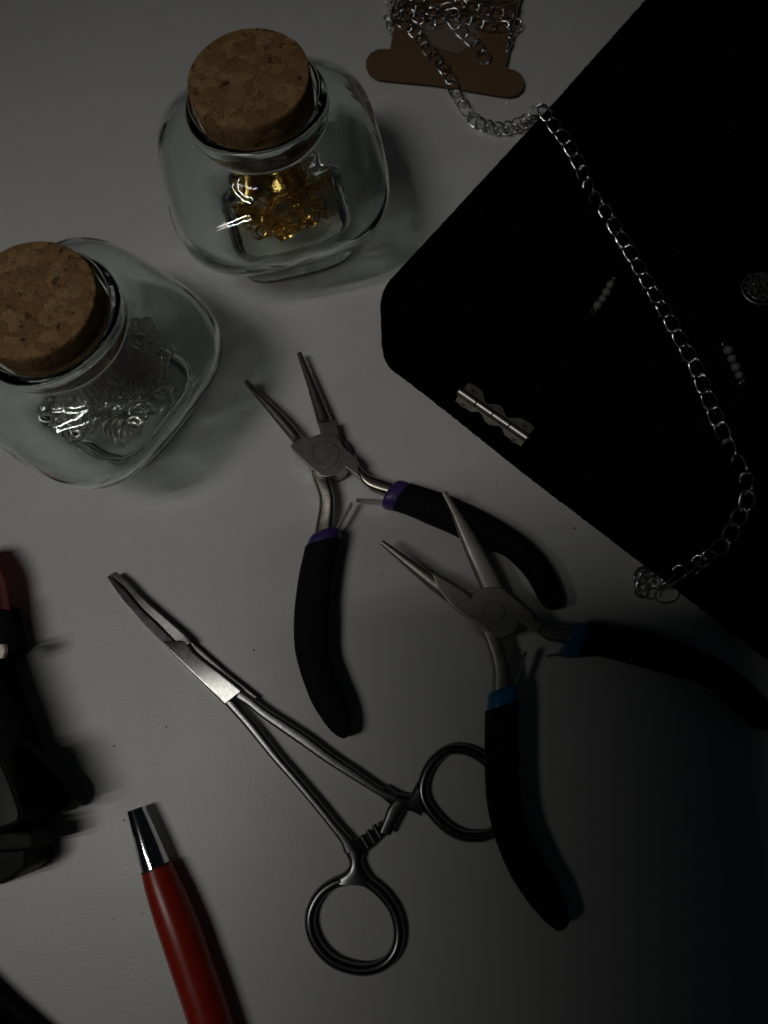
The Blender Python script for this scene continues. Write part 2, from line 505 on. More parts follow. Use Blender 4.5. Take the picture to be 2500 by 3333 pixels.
def floor_z(r): return 15.2 + 5.5*(r/25)**2
for k in range(16):
    a = random.uniform(0, 6.28); r = 16*math.sqrt(random.random()); c = in_jar(J1, r, floor_z(r) + 1.5 + random.random()*4.5, a)
    if k % 2: d = star_data(c, random.uniform(4.2,6.2)*MM, rnd_dir(), .0005, random.choice((5,6)), .45, random.random()*3); nm, lab, ct, gp = 'star_charm', 'small gold star charm lying inside the right jar', 'charm', 'gold star charms in the jar'
    else: d = leaf_data(c, random.uniform(12,18)*MM, random.uniform(2.2,3.6)*MM, rnd_dir(.4), random.random()*6, .12); nm, lab, ct, gp = 'leaf_charm', 'long curved gold leaf charm lying inside the right jar', 'charm', 'gold leaf charms in the jar'
    o = build(nm, d[0], d[1], GOLD, None, None, 25); tag(o, lab, ct, gp)
D = []
for k in range(130):
    a = random.uniform(0, 6.28); r = 19*math.sqrt(random.random())
    D.append(torus_data(in_jar(J1, r, floor_z(r) + random.random()*5, a), random.uniform(1.4,2.8)*MM, .00042, rnd_dir(.9), 14, 5))
o = build('gold_jump_rings', *join(D), GOLD, None, None, 60); o['kind'] = 'stuff'; tag(o, 'loose gold jump rings heaped inside the right jar', 'jump rings')
D = []
for k in range(260):
    a = random.uniform(0, 6.28); r = 24*math.sqrt(random.random())
    D.append(torus_data(in_jar(J2, r, floor_z(r) + random.random()*6, a), random.uniform(1.3,2.8)*MM, .00042, rnd_dir(1.0), 14, 5))
o = build('silver_jump_rings', *join(D), FINDING, None, None, 60); o['kind'] = 'stuff'; tag(o, 'loose silver jump rings heaped inside the left jar', 'jump rings')
for k in range(6):                                    # coiled silver wire
    c = in_jar(J2, random.uniform(4, 19), 21+k*1.1, random.uniform(-1.6, 1.4)); ax = Vector((random.uniform(-1,1), random.uniform(-1,1), .15)).normalized()
    s = ax.orthogonal().normalized(); q = ax.cross(s); P = []
    for i in range(150):
        t_ = i/149; th = t_*2*math.pi*12
        P.append(c + ax*(t_-.5)*.022 + (s*math.cos(th)+q*math.sin(th))*.0032)
    o = tube('wire_coil', P, .00042, FINDING, None, seg=5); tag(o, 'coiled silver wire spring lying inside the left jar', 'wire', 'silver wire coils in the jar')

# ------------------------------------------------------------------ velvet tray
def pad_outline():
    P = [(2330,-270),(2100,0),(1795,342),(1520,640),(1275,905),(1256,929),(1244,957),(1238,990),(1240,1060),(1242,1118),(1246,1145),(1254,1168),(1270,1189),(1292,1207),(1400,1288),(1700,1528),(2100,1832),(2500,2138),(2900,2450),(3700,1800),(3700,-270)]
    return P
tray = thing('display_tray', 'black velvet jewellery tray with cut corner at the right side', 'tray', at(1900, 900))
P = pad_outline(); fine = []
for i in range(len(P)):
    a, b = P[i], P[(i+1) % len(P)]
    L = math.dist(a, b); N = max(1, int(L/7)) if i < 18 else 1
    for k in range(N):
        t_ = k/N; fine.append((a[0]+(b[0]-a[0])*t_, a[1]+(b[1]-a[1])*t_))
fine = [(x+random.gauss(0,.7), y+random.gauss(0,.7)) for x, y in fine]
inset = [(2360,-180),(2150,60),(1830,430),(1340,960),(1318,1010),(1322,1095),(1345,1140),(1500,1260),(2000,1640),(2500,2020),(2850,2290),(3600,1700),(3600,-180)]
plate('velvet_base', fine, 3.0, .15, VELVET, tray, .5)
# raised velvet rim: outline minus the inset
def rim():
    O = fine; 
    W_o = [at(x, y, 5) for x, y in O]
    I = []
    for i in range(len(inset)):
        a, b = inset[i], inset[(i+1) % len(inset)]
        N = max(1, int(math.dist(a,b)/40))
        for k in range(N): I.append((a[0]+(b[0]-a[0])*k/N, a[1]+(b[1]-a[1])*k/N))
    W_i = [at(x, y, 5) for x, y in I]
    bm = bmesh.new(); base = origin(tray)
    vo = [bm.verts.new(v-base) for v in W_o]; vi = [bm.verts.new(v-base) for v in W_i]
    eo = [bm.edges.new((vo[i], vo[(i+1) % len(vo)])) for i in range(len(vo))]
    ei = [bm.edges.new((vi[i], vi[(i+1) % len(vi)])) for i in range(len(vi))]
    bmesh.ops.triangle_fill(bm, edges=eo+ei, use_beauty=True)
    ge = bmesh.ops.extrude_face_region(bm, geom=bm.faces[:])
    for v in [g for g in ge['geom'] if isinstance(g, bmesh.types.BMVert)]: v.co.z -= .0019
    bmesh.ops.recalc_face_normals(bm, faces=bm.faces)
    me = bpy.data.meshes.new('velvet_rim'); bm.to_mesh(me); bm.free()
    link_mesh('velvet_rim', me, VELVET, tray, smooth=0)
rim()
plate('gloss_panel', inset, 3.4, 3.02, ACRYL, tray, 0)

# ------------------------------------------------------------------ round nose pliers (purple)
c7 = crop(750, 1120, 2.765); c8 = crop(900, 1650, 2.766); c1 = crop(1200, 1550, 2.212)
pl = thing('round_nose_pliers', 'round nose pliers with purple sleeves and black foam grips', 'pliers', at(1060, 1600))
loft('jaw', pr(c7, [((122,350),(158,322)),((250,505),(300,465)),((400,690),(475,630)),((545,872),(632,808)),((565,900),(655,838))], [6.6,7.2], [.75,2.6]), STEEL_P, pl, n=2, sub=3, seg=24)
loft('jaw', pr(c7, [((598,90),(640,72)),((672,320),(740,292)),((735,540),(835,505)),((780,708),(905,668)),((790,735),(915,700))], [5.2,5.2], [.75,2.7]), STEEL_P, pl, n=2, sub=3, seg=24)
plate('jaw_block', [c7(*p) for p in [(788,706),(940,684),(962,760),(992,862),(1015,920),(900,960),(830,880),(806,790)]], 7.4, 2.2, STEEL_P, pl, .4)
loft('arm', pr(c7, [((735,1000),(900,985)),((733,1130),(884,1120)),((750,1240),(896,1225))], 5.0, 2.2), STEEL_P, pl, n=6, sub=2, seg=24)
loft('arm', [q + (d,) for q, d in zip(pr(c7, [((750,1230),(896,1222)),((778,1310),(915,1300)),((802,1400),(938,1395)),((798,1500),(938,1500)),((775,1620),(930,1610)),((758,1720),(930,1690))], [6.4,6.2,5.8,5.2,4.6,4.3], [2.2,3.0]), (.05,.3,.36,.36,.36,.36))], ARM_ST, pl, n=3.4, sub=3, seg=28)
jp = [(540,905),(600,868),(632,842),(658,815),(702,853),(745,828),(800,808),(860,802),(920,812),(975,850),(1020,925),(1060,962),(1110,1010),(1150,1048),(1146,1090),(1150,1140),(1168,1192),(1180,1216),(1120,1165),(1035,1103),(1000,1135),(960,1165),(910,1185),(860,1192),(815,1186),(775,1150),(715,1098),(640,1030),(548,935)]
plate('joint_plate', [c7(*p) for p in jp], 10.0, 6.2, STEEL_P, pl, .35)
def disc(name, centre, r_px, ztop, zbot, m, parent, bev=.15, seg=40):
    return plate(name, [(centre[0]+r_px*math.cos(2*math.pi*k/seg), centre[1]-r_px*math.sin(2*math.pi*k/seg)) for k in range(seg)], ztop, zbot, m, parent, bev)
disc('pivot_ring', c7(858,995), 44.5, 10.03, 9.6, DARKLINE, pl, .02)
disc('pivot_rivet', c7(858,995), 43, 10.12, 9.5, STEEL_P, pl, .08)
disc('under_plate', c7(880,1010), 74, 6.1, 2.0, STEEL_P, pl, .3)
loft('arm', pr(c7, [((1020,1075),(1125,1005)),((1110,1160),(1165,1100)),((1178,1240),(1190,1130)),((1240,1302),(1245,1180)),((1320,1340),(1330,1215)),((1420,1372),(1470,1262)),((1470,1395),(1520,1285))], [7.6,7.0,6.6,6.3,6.1,6.0,6.0], [2.2,2.2,2.4,2.6,2.8,3,3]), ARM_ST, pl, n=3.2, sub=3, seg=24)
loft('sleeve', pr(c8, [((318,268),(545,190)),((300,300),(580,215)),((283,350),(585,262)),((275,400),(575,320)),((280,440),(560,370))], 5.8, [3.6,5.3,5.6,5.5,5.4]), PURPLE, pl, n=2.8, sub=3, dome=(.12,0))
loft('grip', pr(c8, [((262,372),(583,290)),((240,470),(568,380)),((212,590),(545,500)),((180,800),(515,730)),((163,990),(494,955)),((161,1190),(487,1190)),((185,1370),(495,1330)),((245,1570),(537,1470)),((320,1760),(605,1640)),((400,1895),(660,1790)),((478,1998),(678,1895)),((545,2058),(676,1985)),((598,2082),(655,2048))], [5.8,5.8], [5.9,4.6]), FOAM, pl, n=2.5, sub=4, seg=28, dome=(.06,.35), ripple=.08)
loft('sleeve', pr(c1, [((112,165),(212,46)),((97,212),(240,42)),((128,232),(285,55)),((175,240),(325,75))], 6.0, [4.6,5.5,5.6,5.4]), PURPLE, pl, n=2.8, sub=3, dome=(.1,0))
loft('grip', pr(c1, [((165,236),(312,62)),((285,278),(420,95)),((420,338),(560,140)),((570,400),(700,198)),((720,474),(830,260)),((850,520),(960,333)),((962,560),(1080,413)),((1062,640),(1190,508)),((1140,730),(1282,618)),((1195,825),(1347,735)),((1228,888),(1390,838)),((1268,932),(1398,912)),((1312,952),(1380,945))], [5.9,5.4], [5.8,4.8]), FOAM, pl, n=2.5, sub=4, seg=28, dome=(.06,.3), ripple=.08)
def strip(name, pts, zs, w, th, m, parent):
    """A thin leaf spring standing on edge: px path, heights of its middle (mm), width up (mm), thickness (mm)."""
    W = [at(x, y, z) for (x, y), z in zip(pts, zs)]
    V = []; Fc = []; N = len(W)
    for i in range(N):
        tt = (W[min(i+1,N-1)]-W[max(i-1,0)]); tt.z = 0; tt.normalize(); s = Vector((-tt.y, tt.x, 0))*th*MM*.5
        for dz, sg in ((-1,-1),(-1,1),(1,1),(1,-1)): V.append(W[i] + Vector((0,0,dz*w*.5*MM)) + s*sg)
    for i in range(N-1):
        for k in range(4): Fc.append((i*4+k, i*4+(k+1) % 4, (i+1)*4+(k+1) % 4, (i+1)*4+k))
    Fc += [(0,1,2,3), tuple((N-1)*4+i for i in (3,2,1,0))]
    return build(name, V, Fc, m, parent, None, 20)
strip('leaf_spring', [c7(*p) for p in [(955,1680),(985,1620),(1030,1545),(1075,1470),(1092,1430)]], [6,6,6,6,6], 3.4, .55, GUNMETAL, pl)
strip('leaf_spring', [c7(*p) for p in [(1400,1425),(1330,1418),(1230,1412),(1135,1405)]], [6,6,6,6], 3.8, .55, GUNMETAL, pl)

# ------------------------------------------------------------------ flat nose pliers (blue)
c2 = crop(1500, 1900, 1.659)
pb = thing('chain_nose_pliers', 'chain nose pliers with blue sleeves lying over the other tools', 'pliers', at(1608, 2050))
loft('jaw', pr(c1, [((84,490),(106,460)),((200,598),(260,565)),((320,708),(385,650)),((440,812),(520,742)),((560,905),(650,822))], [10.2,10.0,9.8,9.6,9.6], [.8,1.7,2.4,2.8,2.9]), STEEL_B, pb, n=2.3, sub=3, seg=24, smooth=55)
plate('jaw_face', [c1(*p) for p in [(452,690),(530,735),(620,790),(690,838),(738,880),(800,960),(760,1020),(615,940),(560,885),(500,810)]], 12.7, 9.5, STEEL_B, pb, .4)
jb = [((528,132),(562,110)),((590,262),(640,235)),((640,400),(745,380)),((700,560),(845,545)),((800,792),(992,815)),((840,900),(1020,910))]
loft('jaw', pr(c1, jb, [13.8,13.0,12.0,11.0,9.2,8.6], [.8,1.4,2.0,2.4,2.4,2.2]), STEEL_B, pb, n=3.5, sub=3, seg=24)
jp = [(738,880),(755,850),(790,820),(845,799),(903,795),(950,803),(985,822),(1060,885),(1120,940),(1172,985),(1190,1010),(1196,1032),(1248,1066),(1225,1125),(1180,1100),(1086,1045),(1072,1090),(1040,1130),(1000,1152),(950,1162),(905,1157),(866,1128),(825,1084),(720,1020),(640,965),(615,945),(640,900)]
plate('joint_plate', [c1(*p) for p in jp], 13.0, 9.2, STEEL_B, pb, .35)
disc('pivot_ring', c1(903,978), 35.6, 13.03, 12.6, DARKLINE, pb, .02)
disc('pivot_rivet', c1(903,978), 34.2, 13.09, 12.5, STEEL_B, pb, .08)
disc('under_plate', c1(915,1000), 80, 9.1, 5.2, STEEL_B, pb, .3)
loft('arm', pr(c1, [((800,1040),(990,1020)),((815,1130),(960,1150)),((862,1262),(985,1258)),((888,1380),(1014,1368)),((888,1480),(1022,1450)),((885,1590),(1030,1560))], [7.6,8.2], [2.0,2.9]), STEEL_B, pb, n=2.8, sub=3, seg=24)
loft('arm', pr(c1, [((1085,1055),(1180,990)),((1170,1108),(1215,1035)),((1240,1150),(1262,1058)),((1310,1190),(1330,1072)),((1420,1205),(1440,1082)),((1480,1215),(1500,1090))], [10.8,10,9.4,8.8,8.2,8], [2,2.1,2.3,2.6,2.8,2.8]), STEEL_B, pb, n=3.2, sub=3, seg=24)
loft('sleeve', pr(c2, [((150,592),(300,545)),((146,615),(306,560)),((143,680),(305,630)),((145,720),(303,680))], 9.2, [4.4,5.3,5.5,5.3]), BLUE, pb, n=2.8, sub=3, dome=(.1,0))
loft('grip', pr(c2, [((131,690),(309,628)),((129,790),(311,735)),((128,900),(312,860)),((130,1040),(313,1020)),((140,1180),(322,1150)),((162,1295),(342,1262)),((200,1420),(385,1370)),((268,1575),(452,1500)),((350,1702),(520,1610)),((438,1808),(566,1720)),((492,1850),(578,1782))], [9.4,9.4,9.3,9.2,9.0,8.6,8,7.2,6.6,6.2,6], [5.7,4.6]), FOAM, pb, n=2.5, sub=4, seg=28, dome=(.06,.75), ripple=.08)
loft('sleeve', pr(c2, [((550,372),(607,218)),((535,392),(625,210)),((575,402),(665,210)),((625,404),(705,212))], 7.4, [4.6,5.5,5.6,5.4]), BLUE, pb, n=2.8, sub=3, dome=(.1,0))
loft('grip', pr(c2, [((612,404),(692,210)),((745,393),(830,230)),((900,430),(980,255)),((1050,470),(1130,295)),((1200,512),(1280,355)),((1310,545),(1410,425)),((1410,615),(1530,515)),((1500,700),(1630,610)),((1580,772),(1700,690)),((1640,790),(1720,750))], [7.4,6.0], [5.8,4.7]), FOAM, pb, n=2.5, sub=4, seg=28, dome=(.06,.35), ripple=.08)
strip('leaf_spring', [c1(*p) for p in [(1050,1520),(1075,1430),(1105,1345),(1132,1262)]], [9.4]*4, 3.4, .6, GUNMETAL, pb)
strip('leaf_spring', [c1(*p) for p in [(1400,1280),(1340,1288),(1285,1295)]], [8]*3, 2.2, .9, GUNMETAL, pb)

# ------------------------------------------------------------------ haemostat
c3 = crop(330, 1830, 2.911); c4 = crop(700, 2200, 2.765); c5 = crop(900, 2350, 2.074)
hs = thing('forceps', 'steel locking forceps with finger rings, closed jaws pointing upper left', 'forceps', at(900, 2400))
loft('jaw', pr(c3, [((70,148),(90,128)),((150,268),(212,232)),((225,368),(300,330)),((300,452),(388,440)),((450,625),(568,612)),((580,752),(698,742)),((640,815),(740,800))], [3.2,3.5], [1.3,1.95]), HEMO, hs, n=12, sub=3, seg=44)
loft('jaw', [q + (d,) for q, d in zip(pr(c3, [((93,125),(150,97)),((215,226),(262,192)),((303,323),(345,285)),((392,434),(450,385)),((572,606),(630,540)),((700,740),(805,690)),((770,800),(870,770))], [3.3,3.5], [1.3,1.95]), (.05,.1,.16,.2,.22,.22,.2))], HEMO, hs, n=12, sub=3, seg=44)
D = []                                                    # serrations along the bite
for i in range(26):
    t_ = i/25; x, y = 105+t_*(425-105), 150+t_*(512-150) - 26*math.sin(t_*math.pi)*0
    x += 22*math.sin(t_*math.pi)*.4
    q = at(*c3(x, y), 5.0); D.append(torus_data(q, .00022, .00012, Vector((1,0,.2)), 6, 4))
o = build('serrations', *join(D), DARKLINE, hs, None, 60)
loft('box_joint', [q + (d,) for q, d in zip(pr(c3, [((585,757),(700,750)),((690,870),(812,752)),((800,978),(890,850)),((900,1078),(1010,950)),((1010,1185),(1130,1040)),((1100,1272),(1250,1135)),((1165,1340),(1335,1205)),((1172,1350),(1342,1212))], 3.6, 2.0), (-.16,-.16,-.10,.0,.14,.27,.33,.33))], HEMO, hs, n=12, sub=3, seg=44)
plate('under_joint', [c3(*p) for p in [(800,740),(830,738),(880,775),(985,868),(1180,1040),(1320,1150),(1480,1280),(1440,1300),(1180,1095),(980,945),(860,845)]], 3.6, .5, HEMO, hs, .3)
loft('shank', pr(c4, [((200,214),(250,122)),((300,272),(342,192)),((420,372),(480,300)),((600,500),(662,415)),((800,640),(868,552)),((1000,780),(1058,700)),((1200,908),(1252,828)),((1400,1030),(1440,960)),((1500,1090),(1545,1020)),((1590,1130),(1650,1060))], [3.6,2.6], [1.9,1.8]), SHANK, hs, n=3.6, sub=4, seg=28)
loft('shank', pr(c4, [((80,246),(200,222)),((92,258),(206,240)),((250,432),(345,398)),((380,590),(468,552)),((520,760),(592,712)),((700,962),(762,908)),((900,1200),(962,1142)),((1050,1390),(1112,1328)),((1130,1500),(1215,1440)),((1165,1600),(1290,1540))], [3.4,2.6], [1.8,1.8]), SHANK, hs, n=2.8, sub=4, seg=24)
ring1 = [(500,1062),(390,1088),(290,1165),(230,1290),(237,1420),(300,1540),(410,1630),(575,1672),(715,1640),(800,1550),(827,1430),(805,1300),(740,1190),(655,1108),(580,1068)]
ring2 = [(985,440),(1012,340),(1070,252),(1140,198),(1200,182),(1300,195),(1400,255),(1500,350),(1560,470),(1560,600),(1500,715),(1420,765),(1340,775),(1250,765),(1150,715),(1055,620),(1000,530)]
for R_ in (ring1, ring2):
    P = [at(*c5(x, y), 2.1) for x, y in crom(R_, 5, True)]
    tube('finger_ring', P, .00170, RINGST, hs, seg=16, closed=True)
loft('ring_neck', pr(c5, [((440,830),(570,830)),((468,890),(592,880)),((492,950),(582,940)),((470,1000),(606,1000)),((400,1050),(650,1062)),((372,1085),(690,1105))], 2.3, [1.8,1.7]), RINGST, hs, n=2.4, sub=4, seg=24)
loft('ring_neck', pr(c5, [((700,500),(740,430)),((752,545),(830,478)),((830,590),(885,488)),((915,606),(905,484)),((985,640),(950,400))], 2.4, [1.8,1.7]), RINGST, hs, n=2.4, sub=4, seg=24)
loft('ratchet_arm', pr(c5, [((790,520),(900,560)),((752,575),(860,600)),((722,660),(815,680)),((690,738),(772,764))], [3.0,3.6], [1.6,1.0]), RINGST, hs, n=3, sub=3, seg=20)
loft('ratchet_arm', pr(c5, [((500,790),(590,890)),((570,770),(640,850)),((650,720),(705,790)),((720,680),(760,740))], [2.4,1.6], [1.6,.9]), RINGST, hs, n=4, sub=3, seg=20)
for x, y in ((590,812),(632,778),(672,742)):
    loft('ratchet_tooth', pr(c5, [((x-30,y-40),(x-2,y-58)),((x+18,y+44),(x+46,y+26))], [3.3,3.3], [.8,.8]), RINGST, hs, n=3, sub=1, seg=12)

# ------------------------------------------------------------------ red handled pen tool
c6 = crop(350, 2550, 2.826)
pn = thing('red_pen', 'red barrelled pen with chrome conical tip at the lower left', 'pen', at(560, 3000))
def rod(name, pairs, m, c=c6, dome=(0,0), zc=5.4):
    secs = []
    for l, r in pairs:
        L, R = at(*c(*l), zc), at(*c(*r), zc)
        secs.append((*c(*l), *c(*r), zc, (L-R).length/2/MM))
    return loft(name, secs, m, pn, n=2, sub=4, seg=40, dome=dome, smooth=50)
rod('chrome_tip', [((184,262),(340,204)),((215,395),(398,325)),((250,540),(460,460)),((285,690),(520,598)),((316,818),(568,712))], CHROME)
rod('collar', [((316,818),(568,712)),((322,832),(574,724))], DARKLINE)
rod('barrel', [((322,834),(582,724)),((350,960),(638,838)),((395,1120),(710,985)),((450,1300),(785,1155)),((520,1510),(865,1355)),((600,1750),(945,1590)),((690,2020),(1040,1862)),((790,2330),(1140,2170)),((900,2670),(1250,2510))], RED, zc=6.0)

# ------------------------------------------------------------------ black plastic tool cropped by the left edge
c9 = crop(0, 1800, 2.011)
bt = thing('black_tool', 'bulky black plastic tool with rounded lever cut by the left edge', 'tool', at(-40, 2450))
plate('body', [c9(*p) for p in [(-420,600),(-20,600),(30,660),(52,760),(95,900),(165,1090),(225,1270),(280,1440),(315,1590),(318,1690),(290,1760),(220,1785),(120,1800),(-420,1830)]], 33, 1, BLACKPL, bt, 2.5, ztrace=6)
plate('grey_panel', [c9(*p) for p in [(-300,1300),(-40,1330),(0,1365),(30,1430),(62,1510),(100,1615),(124,1690),(120,1745),(82,1778),(0,1802),(-300,1840)]], 34.2, 32.5, GREYPL, bt, .8)
plate('collar', [c9(*p) for p in [(-300,350),(85,352),(102,362),(120,470),(140,590),(150,645),(60,700),(-300,720)]], 21, 1, BLACKPL, bt, 1.5, ztrace=4)
loft('red_handle', [(-190,1800,-52,1785,13,5.6),(-176,1830,-30,1815,13,6.2),(-150,1880,2,1868,12.5,6.3),(-132,1930,15,1922,12,6.3),(-120,1990,23,1985,12,6.3)], RED, bt, n=2.4, sub=3, seg=28)
loft('lever', pr(c9, [((60,1500),(190,1230)),((150,1590),(310,1340)),((260,1650),(420,1460)),((400,1692),(495,1550)),((455,1686),(512,1612))], [12,8], [6,5]), BLACKPL, bt, n=3, sub=3, seg=24, dome=(0,.4))
plate('foot', [c9(*p) for p in [(-420,1790),(325,1785),(332,1890),(330,2000),(250,2070),(190,2098),(90,2120),(0,2158),(-420,2260)]], 17, .3, BLACKPL, bt, 1.5, ztrace=2)
plate('step', [c9(*p) for p in [(-420,1760),(310,1788),(326,1840),(324,1900),(230,1918),(-420,1960)]], 22, 8, BLACKPL, bt, 1.2, ztrace=12)
loft('bracket', pr(c9, [((-60,610),(40,596)),((-50,650),(50,640)),((-30,690),(30,690))], 21.6, .8), LEAFM, bt, n=3, sub=2, seg=16)

# black handle at the bottom left corner
c10 = crop(0, 2900, 3.318)
bh = loft('black_implement', [(-260,3270,-120,3120,6,5),(-150,3370,-18,3228,6,5.5),(-70,3480,86,3322,6,5.5),(30,3600,210,3430,6,5.5)], BLACKPL, None, n=2.4, sub=4, seg=28)
tag(bh, 'rounded black object just showing in the bottom left corner', 'tool')

# ------------------------------------------------------------------ chain card
cc = crop(1150, 0, 2.212)
card = [(265,352),(180,352),(125,380),(92,430),(90,480),(112,532),(165,565),(240,575),(400,590),(570,606),(740,632),(920,662),(1060,685),(1120,692),(1180,680),(1222,640),(1232,590),(1215,540),(1175,508),(1120,492),(1100,480),(1112,440),(1130,340),(1155,220),(1185,90),(1215,-20),(1250,-180),(1300,-220),(1345,-260),(1340,-330),(1280,-370),(1160,-390),(500,-450),(420,-430),(390,-370),(410,-300),(345,-230),(320,0),(300,130),(282,250)]
kc = plate('chain_card', [cc(*p) for p in card], 2.6, 2.0, KRAFT, None, .08)
tag(kc, 'brown kraft card with rounded ends wound with silver chain', 'card')
tp = plate('tape', [cc(*p) for p in [(470,190),(640,120),(860,160),(915,265),(760,385),(560,330)]], 4.5, 4.42, TAPE, None, 0)
tag(tp, 'strip of clear tape over the chain on the brown card', 'tape')

# ------------------------------------------------------------------ the silver chain
WIRE = .42*MM
def link_mesh_data(ln, wd, tw, wire=WIRE, seg=20, rs=6):
    P = []
    for k in range(seg):
        a = 2*math.pi*k/seg
        P.append(Vector((ln/2*sgnpow(math.cos(a), .9), wd/2*sgnpow(math.sin(a), .9), tw*math.sin(2*a))))
    V = []; Fc = []
    for k in range(seg):
        t_ = (P[(k+1) % seg]-P[k-1]).normalized(); rad = Vector((P[k].x, P[k].y, 0)).normalized()
        rad = (rad - rad.dot(t_)*t_).normalized(); q = t_.cross(rad)
        for j in range(rs):
            a = 2*math.pi*j/rs; V.append(P[k] + (rad*math.cos(a) + q*math.sin(a)*1.15)*wire)
    for k in range(seg):
        for j in range(rs):
            Fc.append((k*rs+j, k*rs+(j+1) % rs, ((k+1) % seg)*rs+(j+1) % rs, ((k+1) % seg)*rs+j))
    return V, Fc
lv, lf = link_mesh_data(7.7*MM, 4.7*MM, .72*MM)
LINK = bpy.data.meshes.new('link'); LINK.from_pydata([tuple(v) for v in lv], [], lf); LINK.materials.append(SILVER)
for p in LINK.polygons: p.use_smooth = True
chain = thing('silver_chain', 'silver curb chain running from the brown card across the black tray', 'chain', at(1770, 355))
CB = origin(chain)
first = [None]
def put_link(pos, tan, roll, yaw=0.0, scale=1.0, pitch=0.0):
    tan = tan.normalized(); s = Vector((0,0,1)).cross(tan).normalized(); u = tan.cross(s)
    M = Matrix((tan, s, u)).transposed()
    M = M @ Matrix.Rotation(yaw, 3, 'Z') @ Matrix.Rotation(pitch, 3, 'Y') @ Matrix.Rotation(roll, 3, 'X')
    if first[0] is None: o = bpy.data.objects.new('link', LINK); first[0] = o
    else: o = first[0].copy()
    COL.objects.link(o); o.parent = chain
    M4 = M.to_4x4(); M4 = M4 @ Matrix.Scale(scale, 4); M4.translation = pos - CB
    o.matrix_local = M4
def run(pts, pitch_of, z_of, roll_of, yaw_of=lambda t: 0, rough=.05):
    """Lay links along px pts (x, y, z mm); *_of take the fraction of the way."""
    Q = [at(x, y, z) for x, y, z in crom(pts, 12)]
    cum = [0]
    for a, b in zip(Q, Q[1:]): cum.append(cum[-1] + (b-a).length)
    s = 0; k = 0
    while s <= cum[-1]:
        i = max(j for j in range(len(cum)) if cum[j] <= s + 1e-12); i = min(i, len(Q)-2)
        f = (s-cum[i])/max(1e-9, cum[i+1]-cum[i]); p = Q[i].lerp(Q[i+1], f)
        t_ = s/cum[-1]
        put_link(p, Q[i+1]-Q[i], roll_of(t_) + random.uniform(-1,1)*rough*3, yaw_of(t_) + random.uniform(-1,1)*rough)
        s += pitch_of(t_)*MM; k += 1
def keys(*kv):
    def f(t):
        for (a, va), (b, vb) in zip(kv, kv[1:]):
            if t <= b: return va + (vb-va)*(t-a)/max(1e-9, b-a)
        return kv[-1][1]
    return f
RD = math.radians
# rounds on the card
rows = [([(1275,-60,3.6),(1400,-40,4.2),(1550,-50,4.2),(1690,-40,3.6)], 0), ([(1280,-22,3.6),(1380,-8,4.2),(1500,-25,4.2),(1600,-8,4.2),(1690,-15,3.6)], 1),
        ([(1288,18,3.6),(1350,30,4.2),(1425,38,4.2),(1500,15,4.8),(1570,28,4.2),(1630,44,4.2),(1678,30,3.6)], 0), ([(1278,55,3.6),(1340,48,4.2),(1400,78,4.4),(1470,48,4.9),(1540,70,4.4),(1610,88,4.2),(1672,80,3.6)], 1)]
for pts, sg in rows:
    run(pts, lambda t: 5.7, None, lambda t: RD(14), rough=.07)
for side in ([(1276,30,3.4),(1272,60,2.4),(1270,100,1.4)], [(1672,40,3.4),(1666,95,2.4),(1655,130,1.6),(1650,160,1.2)]):
    run(side, lambda t: 3.6, None, lambda t: RD(70), rough=.15)
run([(1475,70,4.2),(1500,100,3.6),(1545,142,3.6),(1575,185,3.6),(1592,205,3.5)], lambda t: 5.8, None, lambda t: RD(15))
# card -> edge of the tray
run([(1318,80,4.4),(1352,104,4.0),(1386,150,3.8),(1430,205,3.7),(1462,250,3.4),(1484,306,2.6),(1512,350,2.2),(1532,378,2.2)], lambda t: 5.7, None, lambda t: RD(20 + 30*math.sin(t*9)))
run([(1548,394,2.4),(1566,406,2.6),(1600,418,2.8),(1650,420,3.0),(1700,402,3.6),(1738,375,4.8),(1758,358,5.6)], lambda t: 4.1 + .7*math.sin(t*23), None, keys((0,RD(35)),(.3,RD(74)),(.8,RD(80)),(1,RD(62))), keys((0,RD(-10)),(.4,RD(-30)),(1,RD(-26))), rough=.13)
# across the tray
px_main = [(1774,368,5.9),(1812,420,5.8),(1850,470,5.4),(1880,523,5.0),(1906,583,4.8),(1934,638,4.8),(1958,668,4.8),(1981,703,4.8),(2011,752,4.8),(2043,805,4.8),(2073,857,4.8),(2105,912,4.8),(2137,966,4.8),(2167,1016,4.8),(2200,1076,4.8),(2232,1135,4.8),(2264,1190,4.8),(2289,1255,4.8),(2315,1316,4.8),(2338,1374,4.8),(2365,1431,4.8),(2384,1475,4.8),(2409,1515,4.8),(2430,1562,4.8),(2432,1627,4.8),(2405,1685,4.8),(2371,1750,5.0),(2331,1793,5.8)]
rollk = keys((0,RD(5)),(.12,RD(20)),(.17,RD(45)),(.2,RD(72)),(.235,RD(78)),(.27,RD(45)),(.33,RD(12)),(.5,RD(5)),(.7,RD(10)),(.76,RD(45)),(.8,RD(75)),(.85,RD(55)),(.9,RD(25)),(1,RD(5)))
run(px_main, lambda t: 6.6, None, rollk, rough=.04)
run([(2300,1822,5.9),(2262,1845,5.9),(2220,1865,5.9),(2180,1882,5.6),(2150,1892,4.6)], lambda t: 3.9, None, lambda t: RD(56), lambda t: RD(28), rough=.09)
